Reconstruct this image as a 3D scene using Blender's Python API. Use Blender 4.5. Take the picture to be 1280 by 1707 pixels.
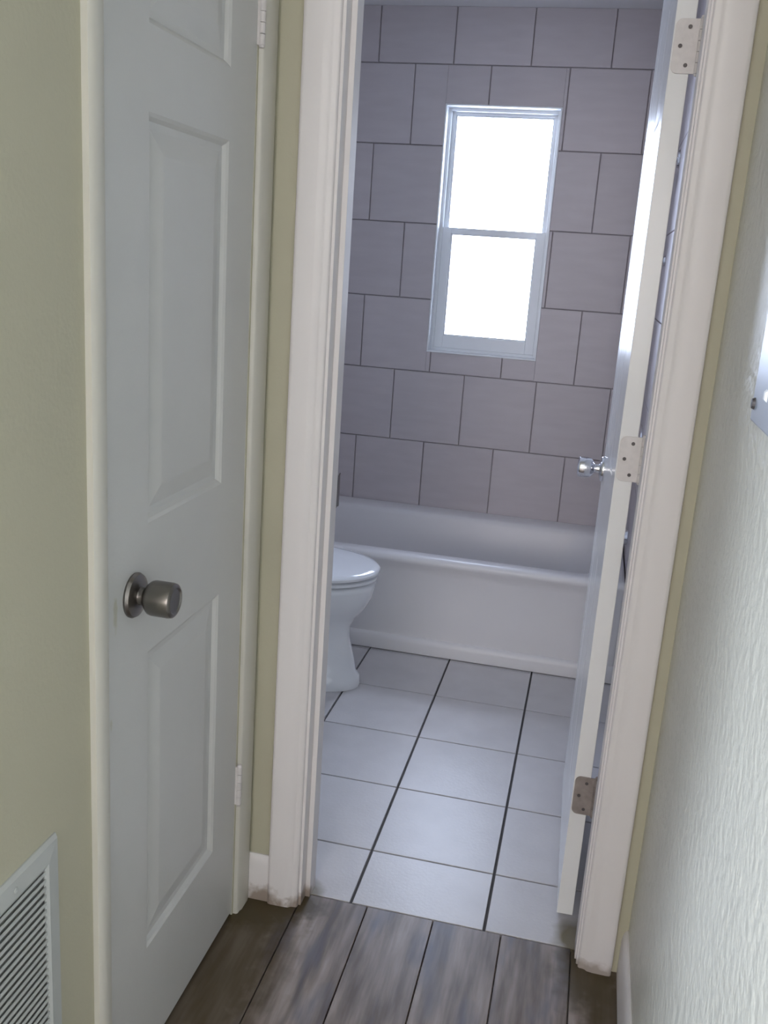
import bpy, bmesh, math, random
from mathutils import Vector, Matrix
random.seed(4)
for o in list(bpy.data.objects):
    bpy.data.objects.remove(o)
S = bpy.context.scene
COL = S.collection

# ---------------------------------------------------------------- camera
CX, CY, CZ = 0.2316, -1.7893, 1.3998
YAW, PITCH, ROLL, FPX = 0.2066, 0.2589, 0.0693, 1570.89
cd = bpy.data.cameras.new('camera')
cam = bpy.data.objects.new('camera', cd); COL.objects.link(cam)
fw = Vector((-math.sin(YAW)*math.cos(PITCH), math.cos(YAW)*math.cos(PITCH), -math.sin(PITCH)))
r0 = Vector((math.cos(YAW), math.sin(YAW), 0)); u0 = r0.cross(fw)
rt = math.cos(ROLL)*r0 + math.sin(ROLL)*u0
up = -math.sin(ROLL)*r0 + math.cos(ROLL)*u0
M = Matrix((rt, up, -fw)).transposed().to_4x4(); M.translation = (CX, CY, CZ)
cam.matrix_world = M
cd.sensor_fit = 'VERTICAL'; cd.sensor_height = 36.0; cd.lens = 36.0*FPX/1707.0
cd.clip_start = 0.02; cd.clip_end = 60
S.camera = cam

# ---------------------------------------------------------------- world, lights, exposure
W = bpy.data.worlds.new('world'); S.world = W; W.use_nodes = True
bg = W.node_tree.nodes['Background']
bg.inputs[0].default_value = (0.74, 0.82, 1.0, 1); bg.inputs[1].default_value = 26.0

def area(name, loc, aim, sx, sy, power, col, portal=False):
    L = bpy.data.lights.new(name, 'AREA'); L.shape = 'RECTANGLE'; L.size = sx; L.size_y = sy
    L.energy = power; L.color = col
    if portal: L.cycles.is_portal = True
    o = bpy.data.objects.new(name, L); COL.objects.link(o); o.location = loc
    d = Vector(aim)-Vector(loc)
    o.rotation_euler = d.to_track_quat('-Z', 'Z' if abs(d.normalized().z) < .9 else 'Y').to_euler()
    return o
area('window_portal', (-0.235, 2.30, 1.533), (-0.235, 1.0, 1.533), 0.46, 0.98, 1, (1, 1, 1), True)
area('room_daylight', (-2.75, -4.20, 1.25), (0.44, -1.0, 0.85), 0.6, 1.1, 225, (0.76, 0.86, 1.0))
area('room_front_fill', (-0.10, -5.0, 1.55), (0.0, 0.0, 1.2), 1.0, 1.3, 40, (1.0, 0.91, 0.90))  # added frontal fill behind the camera for casings and tub, no window there
area('room_top_fill', (-0.9, -2.9, 2.42), (-0.9, -2.9, 0), 0.5, 0.5, 5, (1.0, 0.90, 0.86))  # unseen weak fill from overhead, no ceiling fixture behind it

vs = S.view_settings
S.display_settings.display_device = 'sRGB'
vs.view_transform = 'Standard'; vs.look = 'None'; vs.gamma = 1.0; vs.use_curve_mapping = False
vs.exposure = 0.0
S.cycles.max_bounces = 12; S.cycles.diffuse_bounces = 8; S.cycles.glossy_bounces = 5
S.cycles.caustics_reflective = False; S.cycles.caustics_refractive = False

# ---------------------------------------------------------------- material helpers
def mat(name, col, rough=.5, metal=0.0, var=0.0, vscale=6.0, stretch=(1, 1, 1), bump=0.0, bscale=60.0,
        col2=None, island=0.0, coat=0.0, spec=.5, bdist=0.002):
    m = bpy.data.materials.new(name); m.use_nodes = True
    nt = m.node_tree; N = nt.nodes; L = nt.links
    b = N['Principled BSDF']
    b.inputs['Roughness'].default_value = rough; b.inputs['Metallic'].default_value = metal
    b.inputs['Coat Weight'].default_value = coat; b.inputs['Specular IOR Level'].default_value = spec
    b.inputs['Coat Roughness'].default_value = .08
    tc = N.new('ShaderNodeTexCoord'); mp = N.new('ShaderNodeMapping')
    mp.inputs['Scale'].default_value = stretch
    L.new(tc.outputs['Object'], mp.inputs['Vector'])
    nz = N.new('ShaderNodeTexNoise'); nz.inputs['Scale'].default_value = vscale
    nz.inputs['Detail'].default_value = 5
    L.new(mp.outputs[0], nz.inputs['Vector'])
    mx = N.new('ShaderNodeMix'); mx.data_type = 'RGBA'
    c2 = col2 if col2 else tuple(c*(1-var) for c in col)
    mx.inputs[6].default_value = (*col, 1); mx.inputs[7].default_value = (*c2, 1)
    rg = N.new('ShaderNodeMapRange'); rg.inputs[1].default_value = .32; rg.inputs[2].default_value = .68
    L.new(nz.outputs['Fac'], rg.inputs[0]); L.new(rg.outputs[0], mx.inputs[0])
    out = mx.outputs[2]
    if island:
        g = N.new('ShaderNodeNewGeometry'); hs = N.new('ShaderNodeHueSaturation')
        r2 = N.new('ShaderNodeMapRange'); r2.inputs[3].default_value = 1-island; r2.inputs[4].default_value = 1+island
        L.new(g.outputs['Random Per Island'], r2.inputs[0]); L.new(r2.outputs[0], hs.inputs['Value'])
        L.new(out, hs.inputs['Color']); out = hs.outputs[0]
    L.new(out, b.inputs['Base Color'])
    if bump:
        bn = N.new('ShaderNodeTexNoise'); bn.inputs['Scale'].default_value = bscale; bn.inputs['Detail'].default_value = 3
        L.new(tc.outputs['Object'], bn.inputs['Vector'])
        bp = N.new('ShaderNodeBump'); bp.inputs['Strength'].default_value = bump; bp.inputs['Distance'].default_value = bdist
        L.new(bn.outputs['Fac'], bp.inputs['Height']); L.new(bp.outputs[0], b.inputs['Normal'])
    m['out'] = 1
    return m

def stain(m, spots, col, nscale=30.0):
    """dirt with its own outline: spots = [(centre, radii, softness)] in object space"""
    nt = m.node_tree; N = nt.nodes; L = nt.links
    b = N['Principled BSDF']; src = b.inputs['Base Color'].links[0].from_socket
    tc = N.new('ShaderNodeTexCoord'); nz = N.new('ShaderNodeTexNoise'); nz.inputs['Scale'].default_value = nscale
    L.new(tc.outputs['Object'], nz.inputs['Vector'])
    for c, r, amt in spots:
        sub = N.new('ShaderNodeVectorMath'); sub.operation = 'SUBTRACT'; sub.inputs[1].default_value = c
        div = N.new('ShaderNodeVectorMath'); div.operation = 'DIVIDE'; div.inputs[1].default_value = r
        ln = N.new('ShaderNodeVectorMath'); ln.operation = 'LENGTH'
        L.new(tc.outputs['Object'], sub.inputs[0]); L.new(sub.outputs[0], div.inputs[0]); L.new(div.outputs[0], ln.inputs[0])
        ad = N.new('ShaderNodeMath'); ad.operation = 'ADD'; L.new(ln.outputs['Value'], ad.inputs[0]); L.new(nz.outputs['Fac'], ad.inputs[1])
        mr = N.new('ShaderNodeMapRange'); mr.inputs[1].default_value = 1.0; mr.inputs[2].default_value = 1.55
        mr.inputs[3].default_value = amt; mr.inputs[4].default_value = 0.0
        L.new(ad.outputs[0], mr.inputs[0])
        mx = N.new('ShaderNodeMix'); mx.data_type = 'RGBA'; mx.inputs[7].default_value = (*col, 1)
        L.new(mr.outputs[0], mx.inputs[0]); L.new(src, mx.inputs[6]); src = mx.outputs[2]
    L.new(src, b.inputs['Base Color'])

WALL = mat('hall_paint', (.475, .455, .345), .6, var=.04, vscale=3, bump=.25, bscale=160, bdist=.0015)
ORANGE = mat('orange_peel_paint', (.64, .635, .575), .36, var=.05, vscale=5, bump=1.0, bscale=48, bdist=.005)
ROOMW = mat('room_paint', (.78, .76, .70), .7, var=.03)
BATHW = mat('bath_paint', (.80, .80, .80), .6, var=.03)
CEIL = mat('ceiling_paint', (.80, .80, .80), .8, var=.03, bump=.3, bscale=120)
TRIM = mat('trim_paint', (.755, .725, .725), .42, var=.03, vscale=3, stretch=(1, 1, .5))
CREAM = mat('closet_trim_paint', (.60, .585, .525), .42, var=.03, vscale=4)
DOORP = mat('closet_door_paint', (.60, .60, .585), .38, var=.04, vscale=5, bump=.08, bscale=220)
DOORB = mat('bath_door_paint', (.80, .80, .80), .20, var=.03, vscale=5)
TILEW = mat('wall_tile', (.56, .515, .53), .40, col2=(.525, .48, .495), vscale=7, stretch=(1, 1, 5), bump=.10, bscale=90, island=.035)
GROUTW = mat('wall_grout', (.41, .375, .39), .9, var=.1)
TILEF = mat('floor_tile', (.58, .56, .565), .36, col2=(.53, .51, .515), vscale=9, bump=.22, bscale=120, island=.03, bdist=.0015)
GROUTF = mat('floor_grout', (.115, .11, .11), .9, var=.15)
GROUTP = mat('plank_grout', (.16, .145, .14), .9, var=.15)
CERAM = mat('porcelain', (.80, .81, .83), .10, var=.02, coat=.4)
TUBM = mat('tub_enamel', (.77, .75, .755), .36, var=.03, vscale=3)
CHROME = mat('chrome', (.72, .72, .75), .12, metal=1)
NICKEL = mat('dark_nickel', (.23, .215, .20), .30, metal=1)
HINGEP = mat('painted_hinge', (.70, .665, .655), .4, var=.10, vscale=60, bump=.2, bscale=200)
HINGEB = mat('worn_hinge', (.36, .31, .29), .45, var=.3, vscale=40, metal=.3)
SCREWM = mat('dark_screw', (.10, .09, .09), .5, metal=.5)
VINYL = mat('vinyl_frame', (.84, .86, .88), .35, var=.02)
VENTM = mat('vent_enamel', (.47, .49, .48), .4, var=.04)
GLINTW = mat('latch_glint_white', (.85, .87, .90), .3)
VGAP = mat('louver_gap_shade', (.15, .15, .14), .9)  # shade of the louver gaps, put into the colour
PANELM = mat('panel_metal', (.42, .46, .54), .35, var=.08, vscale=8, metal=.25)

# wood look plank
def plank_mat():
    m = bpy.data.materials.new('wood_plank_tile'); m.use_nodes = True
    nt = m.node_tree; N = nt.nodes; L = nt.links; b = N['Principled BSDF']
    b.inputs['Roughness'].default_value = .42
    tc = N.new('ShaderNodeTexCoord'); g = N.new('ShaderNodeNewGeometry')
    mul = N.new('ShaderNodeMath'); mul.operation = 'MULTIPLY'; mul.inputs[1].default_value = 17
    L.new(g.outputs['Random Per Island'], mul.inputs[0])
    cb = N.new('ShaderNodeCombineXYZ'); L.new(mul.outputs[0], cb.inputs[1]); L.new(mul.outputs[0], cb.inputs[2])
    ad = N.new('ShaderNodeVectorMath'); ad.operation = 'ADD'
    L.new(tc.outputs['Object'], ad.inputs[0]); L.new(cb.outputs[0], ad.inputs[1])
    def noise(scale, sc, det):
        mp = N.new('ShaderNodeMapping'); mp.inputs['Scale'].default_value = sc; L.new(ad.outputs[0], mp.inputs[0])
        n = N.new('ShaderNodeTexNoise'); n.inputs['Scale'].default_value = scale; n.inputs['Detail'].default_value = det
        L.new(mp.outputs[0], n.inputs['Vector']); return n.outputs['Fac']
    n1 = noise(5, (7, .9, 1), 5); n2 = noise(4.2, (3.4, .9, 1), 3); n3 = noise(16, (9, .6, 1), 4)
    cr = N.new('ShaderNodeValToRGB'); e = cr.color_ramp.elements
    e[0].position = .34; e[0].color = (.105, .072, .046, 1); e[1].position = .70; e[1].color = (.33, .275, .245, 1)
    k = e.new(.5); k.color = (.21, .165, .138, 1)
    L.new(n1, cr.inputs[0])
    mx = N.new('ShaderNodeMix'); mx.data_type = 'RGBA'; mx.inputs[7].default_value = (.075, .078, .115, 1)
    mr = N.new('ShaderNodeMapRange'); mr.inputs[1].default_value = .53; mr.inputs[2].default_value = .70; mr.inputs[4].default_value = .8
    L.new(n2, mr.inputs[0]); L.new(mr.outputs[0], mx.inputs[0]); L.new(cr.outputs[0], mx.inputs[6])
    m3 = N.new('ShaderNodeMix'); m3.data_type = 'RGBA'; m3.blend_type = 'MULTIPLY'
    mr3 = N.new('ShaderNodeMapRange'); mr3.inputs[1].default_value = .4; mr3.inputs[2].default_value = .65; mr3.inputs[4].default_value = .3
    L.new(n3, mr3.inputs[0]); L.new(mr3.outputs[0], m3.inputs[0]); L.new(mx.outputs[2], m3.inputs[6]); m3.inputs[7].default_value = (.45, .4, .36, 1)
    L.new(m3.outputs[2], b.inputs['Base Color'])
    bp = N.new('ShaderNodeBump'); bp.inputs['Strength'].default_value = .2; bp.inputs['Distance'].default_value = .001
    L.new(n3, bp.inputs['Height']); L.new(bp.outputs[0], b.inputs['Normal'])
    return m
PLANK = plank_mat()
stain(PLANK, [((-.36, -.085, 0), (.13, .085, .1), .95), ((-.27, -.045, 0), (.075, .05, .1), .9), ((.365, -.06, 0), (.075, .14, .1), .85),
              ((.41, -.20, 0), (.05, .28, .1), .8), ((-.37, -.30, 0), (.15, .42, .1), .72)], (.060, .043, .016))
stain(TILEF, [((.345, .030, 0), (.062, .075, .1), .9), ((-.265, .01, 0), (.045, .05, .1), .75)], (.16, .135, .075), 18)
stain(TRIM, [((-.345, -.06, 0), (.06, .05, .042), .75), ((-.265, -.03, 0), (.04, .06, .036), .75), ((.38, -.06, 0), (.06, .05, .026), .6)], (.20, .13, .075), 55)
stain(DOORP, [((0, .037, .885), (.02, .007, .03), .55), ((0, .022, .715), (.02, .004, .012), .4)], (.42, .40, .27), 90)

def glass_mat():
    m = bpy.data.materials.new('window_glass'); m.use_nodes = True
    nt = m.node_tree; N = nt.nodes; L = nt.links; N.remove(N['Principled BSDF'])
    t = N.new('ShaderNodeBsdfTransparent'); t.inputs[0].default_value = (.95, .97, 1, 1)
    g = N.new('ShaderNodeBsdfGlossy'); g.inputs['Roughness'].default_value = .05
    f = N.new('ShaderNodeFresnel'); f.inputs[0].default_value = 1.3
    mx = N.new('ShaderNodeMixShader'); L.new(f.outputs[0], mx.inputs[0]); L.new(t.outputs[0], mx.inputs[1]); L.new(g.outputs[0], mx.inputs[2])
    L.new(mx.outputs[0], N['Material Output'].inputs[0])
    return m
GLASS = glass_mat()

# ---------------------------------------------------------------- mesh helpers
def wloc(p):
    v = Vector((0, 0, 0))
    while p is not None:
        v += p.location; p = p.parent
    return v

def obj(name, bm, m, parent=None, smooth=False, bevel=0.0, world=True, angle=40):
    bmesh.ops.recalc_face_normals(bm, faces=bm.faces[:])
    if world and parent is not None:
        bmesh.ops.translate(bm, vec=-wloc(parent), verts=bm.verts[:])
    me = bpy.data.meshes.new(name); bm.to_mesh(me); bm.free()
    for x in (m if isinstance(m, (list, tuple)) else [m]): me.materials.append(x)
    o = bpy.data.objects.new(name, me); COL.objects.link(o)
    if parent is not None: o.parent = parent
    if smooth:
        for p in me.polygons: p.use_smooth = True
        me.set_sharp_from_angle(angle=math.radians(angle))
    if bevel:
        b = o.modifiers.new('bevel', 'BEVEL'); b.width = bevel; b.segments = 2; b.limit_method = 'ANGLE'
    return o

def thing(name, loc, label=None, cat=None, group=None, rz=0):
    o = bpy.data.objects.new(name, None); COL.objects.link(o); o.location = loc; o.rotation_euler = (0, 0, rz)
    o.empty_display_size = .05
    if label: o['label'] = label
    if cat: o['category'] = cat
    if group: o['group'] = group
    return o

def struct(o, label=None):
    o['kind'] = 'structure'
    if label: o['label'] = label
    return o

def box(bm, x0, x1, y0, y1, z0, z1, mi=0):
    vs_ = [bm.verts.new(p) for p in ((x0, y0, z0), (x1, y0, z0), (x1, y1, z0), (x0, y1, z0), (x0, y0, z1), (x1, y0, z1), (x1, y1, z1), (x0, y1, z1))]
    for f in ((0, 3, 2, 1), (4, 5, 6, 7), (0, 1, 5, 4), (1, 2, 6, 5), (2, 3, 7, 6), (3, 0, 4, 7)):
        q = bm.faces.new([vs_[i] for i in f]); q.material_index = mi

def boxes(*bs):
    bm = bmesh.new()
    for b in bs: box(bm, *b)
    return bm

def lathe(bm, prof, org, axis, n=40, sy=1.0):
    """prof = [(r, t)], revolved about axis through org"""
    ax = Vector(axis).normalized(); a = ax.orthogonal().normalized(); b = ax.cross(a)
    org = Vector(org); rings = []
    for r, t in prof:
        if r < 1e-6: rings.append([bm.verts.new(org+ax*t)]); continue
        rings.append([bm.verts.new(org+ax*t+(a*math.cos(2*math.pi*i/n)+b*math.sin(2*math.pi*i/n))*r) for i in range(n)])
    for A, B in zip(rings, rings[1:]):
        for i in range(n):
            j = (i+1) % n
            if len(A) == 1 and len(B) == 1: continue
            if len(A) == 1: bm.faces.new((A[0], B[i], B[j]))
            elif len(B) == 1: bm.faces.new((A[i], A[j], B[0]))
            else: bm.faces.new((A[i], A[j], B[j], B[i]))
    for R_ in (rings[0], rings[-1]):
        if len(R_) > 1: bm.faces.new(R_)

def loft(bm, rings, cap0=True, cap1=True):
    R_ = [[bm.verts.new(p) for p in r] for r in rings]
    n = len(R_[0])
    for A, B in zip(R_, R_[1:]):
        for i in range(n):
            j = (i+1) % n; bm.faces.new((A[i], A[j], B[j], B[i]))
    if cap0: bm.faces.new(R_[0])
    if cap1: bm.faces.new(R_[-1])

def tube(bm, pts, r, n=14):
    pts = [Vector(p) for p in pts]; rings = []
    ref = None
    for i, p in enumerate(pts):
        d = (pts[min(i+1, len(pts)-1)]-pts[max(i-1, 0)]).normalized()
        if ref is None: ref = d.orthogonal().normalized()
        a = (ref-d*ref.dot(d)).normalized(); b = d.cross(a); ref = a
        rr = r[i] if isinstance(r, (list, tuple)) else r
        rings.append([p+(a*math.cos(2*math.pi*k/n)+b*math.sin(2*math.pi*k/n))*rr for k in range(n)])
    loft(bm, rings)

def casing(bm, prof, a, b, top, mapf):
    """architrave around an opening a..b, head at top. prof = [(u outward, d out of wall)]"""
    path = []
    for u, d in prof:
        path.append([mapf(a-u, 0, d), mapf(a-u, top+u, d), mapf(b+u, top+u, d), mapf(b+u, 0, d)])
    V = [[bm.verts.new(p) for p in row] for row in path]
    n = len(V)
    for k in range(3):
        for i in range(n):
            j = (i+1) % n
            bm.faces.new((V[i][k], V[j][k], V[j][k+1], V[i][k+1]))
    bm.faces.new([V[i][0] for i in range(n)]); bm.faces.new([V[i][3] for i in range(n)])

def rect_minus(r, h):
    """axis rectangle r minus hole h -> list of rectangles"""
    x0, x1, z0, z1 = r
    if not h: return [r]
    a, b, c, d = h
    if x1 <= a or x0 >= b or z1 <= c or z0 >= d: return [r]
    out = []
    if x0 < a: out.append((x0, a, z0, z1))
    if x1 > b: out.append((b, x1, z0, z1))
    m0, m1 = max(x0, a), min(x1, b)
    if z0 < c: out.append((m0, m1, z0, c))
    if z1 > d: out.append((m0, m1, d, z1))
    return out

def tiles(bm, mapf, ur, vr, u0, T, v0, H, gu, gv, th=.008, bev=.0015, offset=.5, hole=None, mi=0):
    """individual tiles laid on a plane. mapf(u,v,d)"""
    j0 = int(math.floor((vr[0]-v0)/H))-1; j1 = int(math.ceil((vr[1]-v0)/H))+1
    for j in range(j0, j1):
        off = offset*T*(j % 2)
        i0 = int(math.floor((ur[0]-u0-off)/T))-1; i1 = int(math.ceil((ur[1]-u0-off)/T))+1
        for i in range(i0, i1):
            a, b = max(u0+off+i*T+gu/2, ur[0]), min(u0+off+(i+1)*T-gu/2, ur[1])
            c, d = max(v0+j*H+gv/2, vr[0]), min(v0+(j+1)*H-gv/2, vr[1])
            if b-a < .006 or d-c < .006: continue
            for (p, q, r, s) in rect_minus((a, b, c, d), hole):
                if q-p < .005 or s-r < .005: continue
                e = bev
                lo = [bm.verts.new(mapf(x, z, 0)) for x, z in ((p, r), (q, r), (q, s), (p, s))]
                md = [bm.verts.new(mapf(x, z, th-e)) for x, z in ((p, r), (q, r), (q, s), (p, s))]
                hi = [bm.verts.new(mapf(x, z, th)) for x, z in ((p+e, r+e), (q-e, r+e), (q-e, s-e), (p+e, s-e))]
                for A, B in ((lo, md), (md, hi)):
                    for k in range(4):
                        f = bm.faces.new((A[k], A[(k+1) % 4], B[(k+1) % 4], B[k])); f.material_index = mi
                f = bm.faces.new(hi); f.material_index = mi
                f = bm.faces.new(lo[::-1]); f.material_index = mi

# ---------------------------------------------------------------- layout numbers
XL, XR = -0.395, 0.440            # hall side walls
PY0, PY1 = -0.045, 0.070          # partition with the bathroom door
JL, JR = -0.262, 0.345            # bathroom door opening
HEAD = 2.045
BX0, BX1 = -1.080, 0.440          # bathroom side walls
YT, YB = 1.4385, 2.177            # tub front, back tile face
BCEIL, HCEIL = 2.371, 2.44
T = .3024; H = .3007; WZ = .6603; WX = -.7484
WIN = (-.4644, -.0059, 1.0462, 2.0211)

# ---------------------------------------------------------------- shell
bm = bmesh.new()
box(bm, XL-.6, XR+.3, -5.3, -.006, -.12, -.009, 1)
box(bm, -4.3, XL-.6, -5.3, -1.40, -.12, -.009, 1)
tiles(bm, lambda u, v, d: (u, v, -.009+d), (XL-.05, XR+.02), (-1.50, -.003), -.118, .1506, -1.1, 1.21, .0022, .0022, th=.009, bev=.001, offset=.45)
tiles(bm, lambda u, v, d: (u, v, -.009+d), (-4.1, XR+.02), (-5.1, -1.503), -.118, .1506, -1.1, 1.21, .003, .003, th=.009, bev=.001, offset=.45)
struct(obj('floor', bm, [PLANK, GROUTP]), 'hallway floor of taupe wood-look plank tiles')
bm = bmesh.new()
box(bm, BX0-.1, BX1+.1, -.006, YB+.2, -.12, -.009, 1)
GX, GY = -.1574, .2045
tiles(bm, lambda u, v, d: (u, v, -.009+d), (BX0, BX1), (.0, YT+.02), GX, T, GY, T, .0065, .0045, th=.009, bev=.001, offset=0)
struct(obj('floor', bm, [TILEF, GROUTF]), 'bathroom floor of pale square ceramic tiles with dark grout')

# hallway left wall with closet opening
DY0, DY1 = -.666, -.119
WT = .13
struct(obj('wall_left', boxes((XL-WT, XL, -1.50, DY0, 0, HCEIL), (XL-WT, XL, DY1, PY0, 0, HCEIL), (XL-WT, XL, DY0, DY1, 2.045, HCEIL),
       (XL-WT, XL-.055, DY0, DY1, 0, 2.045)), WALL))
struct(obj('wall_right', boxes((XR, XR+.12, -5.1, PY0, 0, HCEIL)), ORANGE))
struct(obj('wall_front', boxes((XL-WT, JL-.019, PY0, PY1, 0, HCEIL), (JR+.019, XR+.12, PY0, PY1, 0, HCEIL), (JL-.019, JR+.019, PY0, PY1, HEAD+.019, HCEIL)), WALL))
struct(obj('wall_room_back', boxes((-4.2, XR+.12, -5.22, -5.1, 0, HCEIL)), ROOMW))
struct(obj('wall_room_left', boxes((-4.32, -4.2, -5.22, -1.38, 0, HCEIL)), ROOMW))
struct(obj('wall_room_front', boxes((-4.2, XL-WT, -1.50, -1.38, 0, HCEIL)), ROOMW))
struct(obj('ceiling', boxes((-4.3, XR+.12, -5.22, PY1, HCEIL, HCEIL+.1)), CEIL))
# bathroom walls
struct(obj('ceiling', boxes((BX0-.12, BX1+.12, PY1, YB+.18, BCEIL, BCEIL+.17)), CEIL))
struct(obj('wall_bathroom_front', boxes((BX0-.12, XL-WT, PY0, PY1, 0, HCEIL)), BATHW))
tz0 = .3665
def side_wall(name, x0, x1, xf, sgn):
    bm = bmesh.new()
    box(bm, x0, x1, PY1, YB+.18, 0, BCEIL, 1)
    tiles(bm, lambda u, v, d: (xf+sgn*d, u, v), (YT+.03, YB-.001), (tz0, BCEIL), YT-.1, T, WZ, H, .004, .004, hole=None, mi=0)
    return struct(obj(name, bm, [TILEW, BATHW]))
side_wall('wall_bathroom_left', BX0-.12, BX0, BX0, 1)
side_wall('wall_bathroom_right', BX1, BX1+.12, BX1, -1)
bm = bmesh.new()
yb = YB+.008
for r in rect_minus((BX0, BX1, 0, BCEIL), WIN): box(bm, r[0], r[1], yb, yb+.17, r[2], r[3], 1)
tiles(bm, lambda u, v, d: (u, yb-d, v), (BX0+.001, BX1-.001), (tz0, BCEIL), WX, T, WZ-5*H, H, 0.0036, .0036, offset=.5, hole=WIN, mi=0)
struct(obj('wall_back', bm, [TILEW, GROUTW]), 'bathroom back wall of offset taupe square tiles around the window')

# ---------------------------------------------------------------- window
wx0, wx1, wz0, wz1 = WIN
bm = bmesh.new()
fo = .012
for r in rect_minus(WIN, (wx0+fo+.006, wx1-fo-.006, wz0+fo+.006, wz1-fo-.006)): box(bm, r[0], r[1], 2.232, 2.30, r[2], r[3])
win = struct(obj('window_1', bm, VINYL, bevel=.0015), 'narrow single-hung white vinyl window blown out by daylight')
bm = bmesh.new()
rv = .006
for r in rect_minus(WIN, (wx0+rv, wx1-rv, wz0+rv, wz1-rv)): box(bm, r[0], r[1], YB-.003, 2.232, r[2], r[3])
obj('window_trim', bm, VINYL, win, bevel=.001)
def sash(x0, x1, z0, z1, y, stile, rb, rtp, th):
    bm = bmesh.new(); h = (x0+stile, x1-stile, z0+rb, z1-rtp)
    for r in rect_minus((x0, x1, z0, z1), h): box(bm, r[0], r[1], y, y+th, r[2], r[3])
    # glazing bead
    hb = (h[0]+.005, h[1]-.005, h[2]+.005, h[3]-.005)
    for r in rect_minus(h, hb): box(bm, r[0], r[1], y+.006, y+th-.004, r[2], r[3])
    s = obj('sash', bm, VINYL, win, bevel=.0015)
    obj('pane', boxes((h[0], h[1], y+th/2-.002, y+th/2+.002, h[2], h[3])), GLASS, s)
sx0, sx1 = wx0+.018, wx1-.018
sash(sx0, sx1, 1.532, wz1-.018, 2.262, .014, .02, .010, .022)
sash(sx0, sx1, wz0+.018, 1.556, 2.238, .036, .052, .024, .022)

# ---------------------------------------------------------------- trims
cas = [(0, 0), (0, .007), (.003, .010), (.010, .0105), (.014, .0115), (.019, .0155), (.030, .017), (.060, .0175), (.066, .016), (.068, .013), (.068, 0)]
bm = bmesh.new(); casing(bm, cas, JL-.006, JR+.004, HEAD+.005, lambda a, z, d: (a, PY0-d, z))
struct(obj('trim_1', bm, TRIM, smooth=True, angle=50), 'white casing around the bathroom doorway')
bm = boxes((JL-.019, JL, PY0, PY1, 0, HEAD), (JR, JR+.019, PY0, PY1, 0, HEAD), (JL-.019, JR+.019, PY0, PY1, HEAD, HEAD+.019),
           (JL, JL+.011, -.012, .030, 0, HEAD), (JR-.0035, JR+.002, -.030, .030, 0, HEAD), (JL, JR, -.012, .030, HEAD-.011, HEAD))
jamb = struct(obj('trim_2', bm, TRIM, bevel=.0008), 'white door jamb and stop of the bathroom doorway')
# strike plate with curled lip
bm = bmesh.new()
box(bm, JL-.0005, JL+.0016, .034, .066, .893, .968)
lip = [(JL+.0016, .060), (JL+.0018, .075), (JL+.0008, .084), (JL-.003, .091)]
for k in range(3):
    (xa, ya), (xb, yb_) = lip[k], lip[k+1]
    v = [bm.verts.new(p) for p in ((xa, ya, .895), (xb, yb_, .899), (xb, yb_, .962), (xa, ya, .966))]
    w = [bm.verts.new((q.co.x+.0016, q.co.y, q.co.z)) for q in v]
    bm.faces.new(v); bm.faces.new(w[::-1])
    for i in range(4): bm.faces.new((v[i], v[(i+1) % 4], w[(i+1) % 4], w[i]))
obj('strike_plate', bm, NICKEL, jamb)
# closet casing : narrow near leg, far leg up to the corner
bm = bmesh.new()
casn = [(0, 0), (0, .010), (.004, .0125), (.030, .0125), (.035, .009), (.035, 0)]
casf = [(0, 0), (0, .007), (.003, .010), (.012, .011), (.018, .0135), (.050, .0145), (.058, .013), (.066, .010), (.066, 0)]
def leg(bm, prof, y0, s, z1):
    rings = [[(XL+d, y0+s*u, z) for u, d in prof] for z in (0, z1)]
    loft(bm, rings)
leg(bm, casn, DY0, -1, 2.05); leg(bm, casf, DY1+.004, 1, 2.05)
rings = [[(XL+d, y, 2.05+u) for u, d in casn] for y in (DY0-.035, DY1+.07)]
loft(bm, rings)
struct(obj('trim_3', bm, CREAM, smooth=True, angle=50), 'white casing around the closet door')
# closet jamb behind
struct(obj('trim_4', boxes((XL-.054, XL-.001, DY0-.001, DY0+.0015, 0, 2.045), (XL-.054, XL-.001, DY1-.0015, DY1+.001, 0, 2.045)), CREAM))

def bb(bm, mapf, u0, u1, h=.105):
    prof = [(0, 0), (.011, 0), (.011, h-.022), (.009, h-.012), (.006, h-.004), (.003, h), (0, h)]
    loft(bm, [[mapf(u, d, z) for d, z in prof] for u in (u0, u1)])
bm = bmesh.new(); bb(bm, lambda u, d, z: (u, PY0-d, z), XL+.002, JL-.0745, .112)
struct(obj('baseboard_front', bm, TRIM, smooth=True))
bm = bmesh.new(); bb(bm, lambda u, d, z: (XR-d, u, z), -5.1, PY0-.001, .105)
struct(obj('baseboard_right', bm, TRIM, smooth=True))
bm = bmesh.new(); bb(bm, lambda u, d, z: (XL+d, u, z), -1.5, DY0-.037, .105)
struct(obj('baseboard_left', bm, TRIM, smooth=True))
bm = bmesh.new(); bb(bm, lambda u, d, z: (BX1-d, u, z), PY1+.001, YT-.02, .09)
struct(obj('baseboard_bathroom_right', bm, TRIM, smooth=True))

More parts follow.
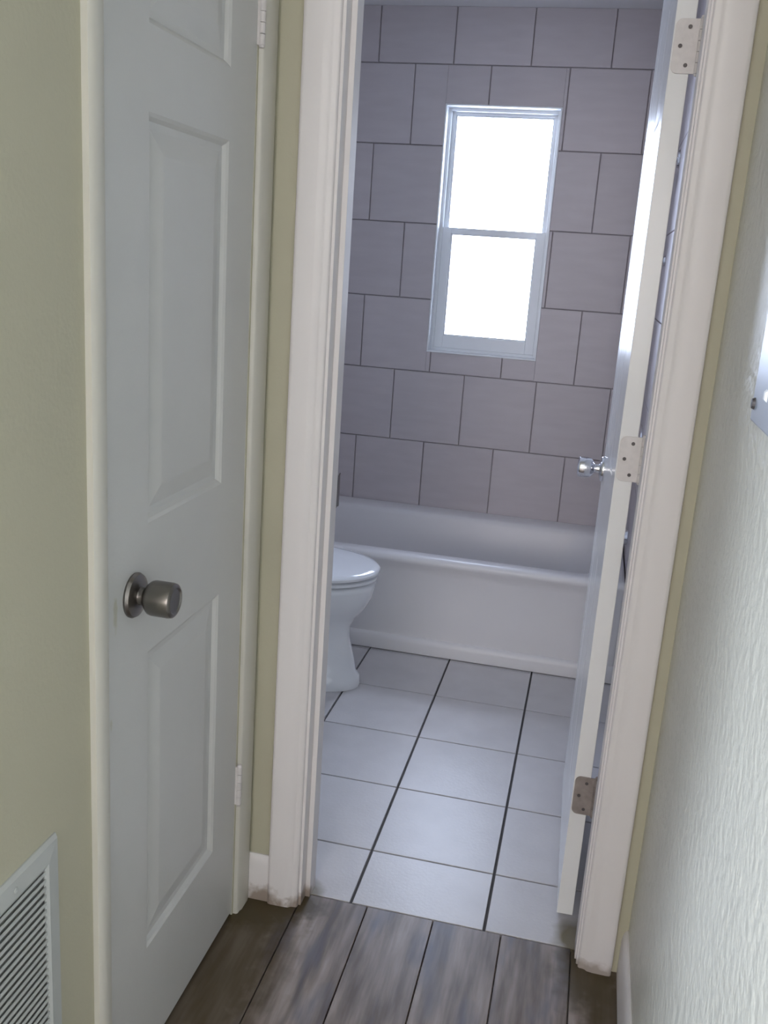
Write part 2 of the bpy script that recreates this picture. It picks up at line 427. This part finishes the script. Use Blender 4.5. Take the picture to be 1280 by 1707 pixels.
# ---------------------------------------------------------------- panel doors
RINGS = [(0, 0), (.005, .003), (.010, .0085), (.020, .0090), (.048, .0030), (.052, .0025)]
def panel_door(bm, Wd, z0, z1, th, cols, rows, mapf, rings=RINGS):
    us = sorted({0, Wd, *[c for p in cols for c in p]}); zs = sorted({z0, z1, *[c for p in rows for c in p]})
    for side in (0, 1):
        def P(u, z, d): return mapf(u, z, d if side == 0 else th-d)
        grid = {(u, z): bm.verts.new(P(u, z, 0)) for u in us for z in zs}
        for a, b in zip(us, us[1:]):
            for c, d in zip(zs, zs[1:]):
                cell = [grid[(a, c)], grid[(b, c)], grid[(b, d)], grid[(a, d)]]
                if (a, b) in cols and (c, d) in rows:
                    prev = cell
                    for ins, dep in rings[1:]:
                        cur = [bm.verts.new(P(u, z, dep)) for u, z in ((a+ins, c+ins), (b-ins, c+ins), (b-ins, d-ins), (a+ins, d-ins))]
                        for k in range(4): bm.faces.new((prev[k], prev[(k+1) % 4], cur[(k+1) % 4], cur[k]))
                        prev = cur
                    bm.faces.new(prev)
                else: bm.faces.new(cell)
        if side == 0: g0 = grid
        else: g1 = grid
    def strip(keys):
        for p, q in zip(keys, keys[1:]): bm.faces.new((g0[p], g0[q], g1[q], g1[p]))
    strip([(u, z0) for u in us]); strip([(u, z1) for u in us])
    strip([(0, z) for z in zs]); strip([(Wd, z) for z in zs])

def knob_parts(parent, org, ax, mR, mK, latch=False):
    bm = bmesh.new()
    lathe(bm, [(0, 0), (.034, 0), (.0345, .003), (.032, .0075), (.024, .0105), (.017, .012), (0, .012)], org, ax, 48)
    k = obj('rosette', bm, mR, parent, smooth=True, angle=35)
    bm = bmesh.new()
    lathe(bm, [(0, .008), (.015, .010), (.0135, .014), (.014, .019), (.021, .024), (.0255, .029), (.0268, .034), (.0268, .060),
               (.0258, .065), (.023, .0675), (.0205, .068), (.018, .0655), (0, .0640)], org, ax, 48)
    obj('door_knob', bm, mK, parent, smooth=True, angle=35)

# closet door (hinged at the far side), surface flush with the wall
FX = XL-.001
cw = DY1-DY0-.006
cd_ = thing('door_1', (XL, DY0+.003, 0)); struct(cd_, 'narrow white panelled closet door on the left hallway wall')
bm = bmesh.new()
# u measured from the near (knob) side
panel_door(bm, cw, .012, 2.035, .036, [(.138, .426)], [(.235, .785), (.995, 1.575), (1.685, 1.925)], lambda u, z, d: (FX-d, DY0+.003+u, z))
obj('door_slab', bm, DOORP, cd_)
knob_parts(cd_, (FX, -.570, .895), (1, 0, 0), NICKEL, NICKEL)
def barrel(bm, x, y, z0, z1, r=.0058):
    n = 5; h = (z1-z0)/n
    for i in range(n): lathe(bm, [(0, z0+i*h+.0004), (r, z0+i*h+.0004), (r, z0+(i+1)*h-.0004), (0, z0+(i+1)*h-.0004)], (x, y, 0), (0, 0, 1), 16)
    lathe(bm, [(0, z0-.004), (r*.7, z0-.004), (r*1.05, z0), (0, z0)], (x, y, 0), (0, 0, 1), 16)
    lathe(bm, [(0, z1), (r*1.05, z1), (r*.7, z1+.005), (0, z1+.006)], (x, y, 0), (0, 0, 1), 16)
for zc in (1.788, .318):
    bm = bmesh.new(); barrel(bm, XL+.006, DY1+.001, zc-.044, zc+.044)
    box(bm, XL-.004, XL+.004, DY1-.0035, DY1+.0012, zc-.044, zc+.044)
    obj('hinge', bm, HINGEP, cd_, smooth=True)

# bathroom door, swung in 90 degrees against the right
HX, HY = .3415, .0765
bd = thing('door_2', (HX, HY, 0), rz=math.radians(1.0)); struct(bd, 'white panelled bathroom door standing open against the right wall')
bw = .603
cols = [(.105, .265), (.338, .498)]; rows = [(.235, .785), (.995, 1.575), (1.685, 1.925)]
bm = bmesh.new()
panel_door(bm, bw, .022, 2.035, .035, cols, rows, lambda u, z, d: (-.0450+d, .004+u, z), [(a, b*.16) for a, b in RINGS])
obj('door_slab', bm, DOORB, bd, world=False, bevel=.0012)
knob_parts_loc = (-.0450, .004+bw-.060, .93)
def local_knob(parent, org, ax):
    bm = bmesh.new()
    lathe(bm, [(0, 0), (.0325, 0), (.033, .003), (.031, .0075), (.024, .0105), (.017, .012), (0, .012)], org, ax, 48)
    obj('rosette', bm, CHROME, parent, smooth=True, angle=35, world=False)
    bm = bmesh.new()
    lathe(bm, [(0, .010), (.0125, .010), (.0115, .017), (.012, .024), (.018, .028), (.0245, .034), (.0265, .044), (.0268, .056),
               (.0255, .062), (.022, .065), (.0195, .0655), (.017, .0635), (0, .0635)], org, ax, 48)
    obj('door_knob', bm, CHROME, parent, smooth=True, angle=35, world=False)
local_knob(bd, knob_parts_loc, (-1, 0, 0)); local_knob(bd, (-.0100, knob_parts_loc[1], .93), (1, 0, 0))
bm = boxes((-.0395, -.0155, .004+bw, .004+bw+.0015, .90, .96)); box(bm, -.0335, -.0215, .004+bw, .004+bw+.009, .922, .938)
obj('latch', bm, CHROME, bd, world=False)
for zc, mt, lab in ((1.7985, HINGEP, 'white painted hinge'), (1.0609, HINGEP, 'white painted hinge'), (.3215, HINGEB, 'worn brown hinge')):
    bm = bmesh.new()
    # leaf on the door edge: rounded corners on the face side
    h = .0445; r = .012; xa, xb = -.0425, 0.0
    pts = [(xb, -h), (xb, h)]
    for k in range(7):
        a = math.pi/2+k*math.pi/12; pts.append((xa+r+r*math.cos(a), h-r+r*math.sin(a)))
    for k in range(7):
        a = math.pi+k*math.pi/12; pts.append((xa+r+r*math.cos(a), -h+r+r*math.sin(a)))
    A = [bm.verts.new((x, .0045, zc+z)) for x, z in pts]; B = [bm.verts.new((x, .0012, zc+z)) for x, z in pts]
    bm.faces.new(A); bm.faces.new(B[::-1])
    for i in range(len(pts)): bm.faces.new((A[i], A[(i+1) % len(pts)], B[(i+1) % len(pts)], B[i]))
    barrel(bm, .003, .0015, zc-h, zc+h, .0055)
    hg = obj('hinge', bm, mt, bd, smooth=True, world=False, bevel=.0004); hg['label'] = lab
    for dx, dz in ((-.018, .031), (-.031, 0), (-.018, -.031)):
        bm = bmesh.new(); lathe(bm, [(0, 0), (.0032, 0), (.0036, -.0012), (0, -.0012)], (dx, .0012-.0002, zc+dz), (0, 1, 0), 14)
        obj('screw', bm, SCREWM, hg, world=False)
# jamb leaves
bm = bmesh.new()
bm.free()
for zc in (1.7985, 1.0609, .3215): obj('hinge_leaf', boxes((JR-.0018, JR+.001, .036, .0705, zc-.0445, zc+.0445)), HINGEP, jamb)

# ---------------------------------------------------------------- vent grille
vy1, vz1 = -.797, .636; vy0, vz0 = -1.33, .16
vt = thing('air_vent', (XL, (vy0+vy1)/2, vz0), 'pale grey louvered return air grille low on the left hallway wall', 'vent')
fw_ = .034
bm = bmesh.new()
prof = [(0, .0), (.0, .002), (.004, .007), (fw_-.006, .009), (fw_, .006), (fw_, 0)]
loopz = []
for u, d in prof:
    loopz.append([(XL+d, vy0+u, vz0+u), (XL+d, vy1-u, vz0+u), (XL+d, vy1-u, vz1-u), (XL+d, vy0+u, vz1-u)])
V = [[bm.verts.new(p) for p in row] for row in loopz]
for i in range(len(V)):
    j = (i+1) % len(V)
    for k in range(4): bm.faces.new((V[i][k], V[i][(k+1) % 4], V[j][(k+1) % 4], V[j][k]))
obj('vent_frame', bm, VENTM, vt)
bm = bmesh.new()
z = vz0+fw_+.005
while z < vz1-fw_-.005:
    yy0, yy1 = vy0+fw_-.001, vy1-fw_+.001
    pts = [(XL+.0045, z), (XL+.0075, z+.0015), (XL+.0070, z+.0062), (XL+.0058, z+.0062), (XL+.0060, z+.0025)]
    loft(bm, [[(x, y, q) for x, q in pts] for y in (yy0, yy1)])
    z += .0116
obj('louvers', bm, VENTM, vt)
obj('vent_gap_shade', boxes((XL+.0001, XL+.0040, vy0+fw_, vy1-fw_, vz0+fw_, vz1-fw_)), VGAP, vt)  # dark sheet standing in for the shade between the louvers
for yy in (vy0+.10, vy1-.10):
    for zz in (vz0+.017, vz1-.017):
        bm = bmesh.new(); lathe(bm, [(0, 0), (.004, 0), (.0035, .0012), (0, .002)], (XL+.0083, yy, zz), (1, 0, 0), 14)
        obj('screw', bm, VENTM, vt)

# ---------------------------------------------------------------- metal panel on right wall
pn = thing('metal_panel', (XR, -.734, 1.243), 'blue-grey metal panel cover on the right hallway wall, cut off by the picture edge', 'panel')
obj('cover', boxes((XR-.012, XR-.0002, -.950, -.550, 1.240, 1.70)), PANELM, pn, bevel=.003)
bm = bmesh.new(); lathe(bm, [(0, 0), (.0075, 0), (.006, .0035), (0, .004)], (XR-.0121, -.567, 1.263), (-1, 0, 0), 16)
s_ = obj('screw', bm, SCREWM, pn)
bm = bmesh.new(); lathe(bm, [(0, 0), (.010, 0), (.006, .003), (0, .003)], (XR-.0121, -.640, 1.281), (-1, 0, 0), 4)
o = obj('latch', bm, GLINTW, pn)  # white diamond painting the bright glint of a latch on the cover

# ---------------------------------------------------------------- bathtub
tb = thing('bathtub', ((BX0+BX1)/2, (YT+YB)/2, 0), 'white alcove bathtub with a smooth apron under the window', 'bathtub')
def rr(x0, x1, y0, y1, r, z, n=8):
    pts = []
    for cx, cy, a0 in ((x1-r, y1-r, 0), (x0+r, y1-r, 90), (x0+r, y0+r, 180), (x1-r, y0+r, 270)):
        for k in range(n+1):
            a = math.radians(a0+90*k/n); pts.append((cx+r*math.cos(a), cy+r*math.sin(a), z))
    return pts
bx0, bx1, by0, by1 = BX0+.012, BX1-.012, YT-.024, YB-.002
tz = .378
bm = bmesh.new()
rings = [rr(bx0, bx1, by0+.022, by1, .006, .004), rr(bx0, bx1, by0+.024, by1, .006, .055), rr(bx0, bx1, by0+.030, by1, .006, .20),
         rr(bx0, bx1, by0+.026, by1, .006, .31), rr(bx0, bx1, by0+.018, by1, .006, .335), rr(bx0, bx1, by0+.004, by1, .006, .350),
         rr(bx0, bx1, by0, by1, .006, .360), rr(bx0, bx1, by0+.002, by1, .006, .371), rr(bx0+.003, bx1-.003, by0+.010, by1-.003, .008, tz),
         rr(bx0+.02, bx1-.02, by0+.03, by1-.05, .03, tz+.001),
         rr(bx0+.060, bx1-.075, by0+.068, by1-.098, .10, tz), rr(bx0+.070, bx1-.085, by0+.078, by1-.108, .11, tz-.006),
         rr(bx0+.078, bx1-.092, by0+.085, by1-.115, .12, tz-.022), rr(bx0+.10, bx1-.115, by0+.097, by1-.13, .13, .22),
         rr(bx0+.14, bx1-.15, by0+.115, by1-.15, .13, .09), rr(bx0+.18, bx1-.19, by0+.15, by1-.185, .11, .055), rr(bx0+.30, bx1-.30, by0+.25, by1-.28, .05, .048)]
loft(bm, rings, cap0=False)
obj('tub_body', bm, TUBM, tb, smooth=True, angle=60)
bm = bmesh.new()
prof = [(0, .004), (-.020, .004), (-.020, .040), (-.017, .054), (-.010, .062), (0, .064)]
loft(bm, [[(x, by0+.028+d, z) for d, z in prof] for x in (bx0, bx1)])
obj('base_skirt', bm, TUBM, tb, smooth=True)
bm = bmesh.new(); lathe(bm, [(0, 0), (.028, 0), (.026, .003), (0, .004)], (bx1-.25, 1.80, .0495), (0, 0, 1), 24)
obj('drain', bm, CHROME, tb, smooth=True)

# ---------------------------------------------------------------- toilet
tc_y = 1.09
tl = thing('toilet', (-.72, tc_y, 0), 'white toilet with closed lid, its bowl poking out past the left door jamb', 'toilet')
def egg(xf, xb, hw, z, n=56, sq=1.0):
    L_ = xf-xb; c = xf-min(L_*.55, .26) if L_ > .3 else (xf+xb)/2
    pts = []
    for k in range(n):
        a = 2*math.pi*k/n; ca, sa = math.cos(a), math.sin(a)
        rx = (xf-c) if ca >= 0 else (c-xb)
        e = 1.0 if ca >= 0 else .72
        pts.append((c+rx*math.copysign(abs(ca)**e, ca), tc_y+hw*math.copysign(abs(sa)**(e if ca < 0 else .95), sa), z))
    return pts
bm = bmesh.new()
loft(bm, [egg(-.418, -.95, .112, .001), egg(-.416, -.95, .114, .012), egg(-.420, -.95, .111, .038), egg(-.434, -.945, .100, .055), egg(-.442, -.94, .094, .10),
          egg(-.462, -.93, .086, .17), egg(-.460, -.92, .090, .215), egg(-.440, -.92, .112, .25), egg(-.412, -.92, .145, .285),
          egg(-.393, -.92, .168, .325), egg(-.386, -.92, .177, .36), egg(-.386, -.92, .178, .374), egg(-.394, -.915, .172, .382)])
obj('bowl', bm, CERAM, tl, smooth=True, angle=50)
bm = bmesh.new()
loft(bm, [egg(-.390, -.86, .172, .386), egg(-.379, -.865, .182, .391), egg(-.378, -.865, .183, .400), egg(-.388, -.86, .174, .404)])
obj('seat', bm, CERAM, tl, smooth=True, angle=50)
bm = bmesh.new()
loft(bm, [egg(-.388, -.865, .174, .4075), egg(-.376, -.87, .185, .410), egg(-.375, -.87, .186, .418), egg(-.381, -.87, .180, .4245),
          egg(-.40, -.86, .165, .4275), egg(-.46, -.82, .11, .4295)])
obj('lid', bm, CERAM, tl, smooth=True, angle=50)
for q in (-.085, .055): obj('seat_hinge', boxes((-.90, -.872, tc_y+q, tc_y+q+.03, .386, .425)), CERAM, tl, bevel=.004)
bm = bmesh.new()
loft(bm, [rr(-1.066, -.905, tc_y-.19, tc_y+.19, .03, .375), rr(-1.068, -.895, tc_y-.205, tc_y+.205, .03, .44), rr(-1.070, -.888, tc_y-.222, tc_y+.222, .03, .72)])
obj('tank', bm, CERAM, tl, smooth=True, angle=50)
bm = bmesh.new()
loft(bm, [rr(-1.072, -.880, tc_y-.228, tc_y+.228, .03, .7205), rr(-1.074, -.876, tc_y-.232, tc_y+.232, .032, .735), rr(-1.072, -.882, tc_y-.226, tc_y+.226, .03, .752), rr(-1.06, -.90, tc_y-.21, tc_y+.21, .03, .757)])
obj('tank_lid', bm, CERAM, tl, smooth=True, angle=50)
bm = bmesh.new(); lathe(bm, [(0, 0), (.014, 0), (.012, .008), (0, .009)], (-.8885, tc_y+.16, .665), (1, 0, 0), 20)
tube(bm, [(-.879, tc_y+.16, .665), (-.872, tc_y+.15, .664), (-.870, tc_y+.11, .658), (-.870, tc_y+.08, .655)], [.005, .005, .005, .006])
obj('flush_handle', bm, CHROME, tl, smooth=True)

# ---------------------------------------------------------------- tub and shower fittings on the right end wall (seen through the hinge gap)
FXW = BX1-.0082
sh = thing('shower_fixture', (FXW, 1.805, 1.80), 'chrome shower head and arm high on the right tiled wall, glimpsed through the hinge gap', 'shower')
bm = bmesh.new(); lathe(bm, [(0, 0), (.03, 0), (.027, .006), (.012, .012), (0, .012)], (FXW, 1.805, 1.81), (-1, 0, 0), 28)
obj('flange', bm, CHROME, sh, smooth=True)
bm = bmesh.new(); tube(bm, [(FXW-.008, 1.805, 1.81), (FXW-.02, 1.805, 1.810), (FXW-.035, 1.805, 1.80), (FXW-.045, 1.805, 1.78)], .008)
obj('shower_arm', bm, CHROME, sh, smooth=True)
bm = bmesh.new(); lathe(bm, [(0, 0), (.012, 0), (.013, .015), (.030, .045), (.035, .055), (.034, .062), (0, .062)], (FXW-.044, 1.805, 1.782), (-.3, 0, -.95), 32)
obj('shower_head', bm, CHROME, sh, smooth=True, angle=35)
vv = thing('shower_valve', (FXW, 1.805, .80), 'round chrome shower valve on the right tiled wall behind the open door', 'valve')
bm = bmesh.new(); lathe(bm, [(0, 0), (.08, 0), (.078, .006), (.03, .012), (.022, .03), (0, .03)], (FXW, 1.805, .80), (-1, 0, 0), 36)
obj('escutcheon', bm, CHROME, vv, smooth=True)
bm = bmesh.new(); lathe(bm, [(0, .028), (.024, .028), (.027, .04), (.025, .065), (0, .068)], (FXW, 1.805, .80), (-1, 0, 0), 28)
tube(bm, [(FXW-.05, 1.805, .80), (FXW-.055, 1.79, .76), (FXW-.057, 1.785, .735)], .006)
obj('handle', bm, CHROME, vv, smooth=True)
bm = bmesh.new()
tube(bm, [(FXW-.001, 1.77, .455), (FXW-.015, 1.77, .455), (FXW-.060, 1.77, .450), (FXW-.078, 1.77, .435), (FXW-.082, 1.77, .415)], [.03, .024, .022, .020, .018], 20)
sp = obj('tub_spout', bm, CHROME, None, smooth=True)
sp['label'] = 'chrome tub spout just above the tub rim, seen through the hinge gap'; sp['category'] = 'spout'
bm = bmesh.new(); lathe(bm, [(0, 0), (.018, 0), (.016, .006), (.007, .010), (.007, .03), (.014, .034), (.012, .042), (0, .043)], (FXW, 1.82, 1.47), (-1, 0, 0), 24)
hk = obj('shower_hook', bm, CHROME, None, smooth=True)
hk['label'] = 'small chrome hook on the right tiled wall below the shower head'; hk['category'] = 'hook'
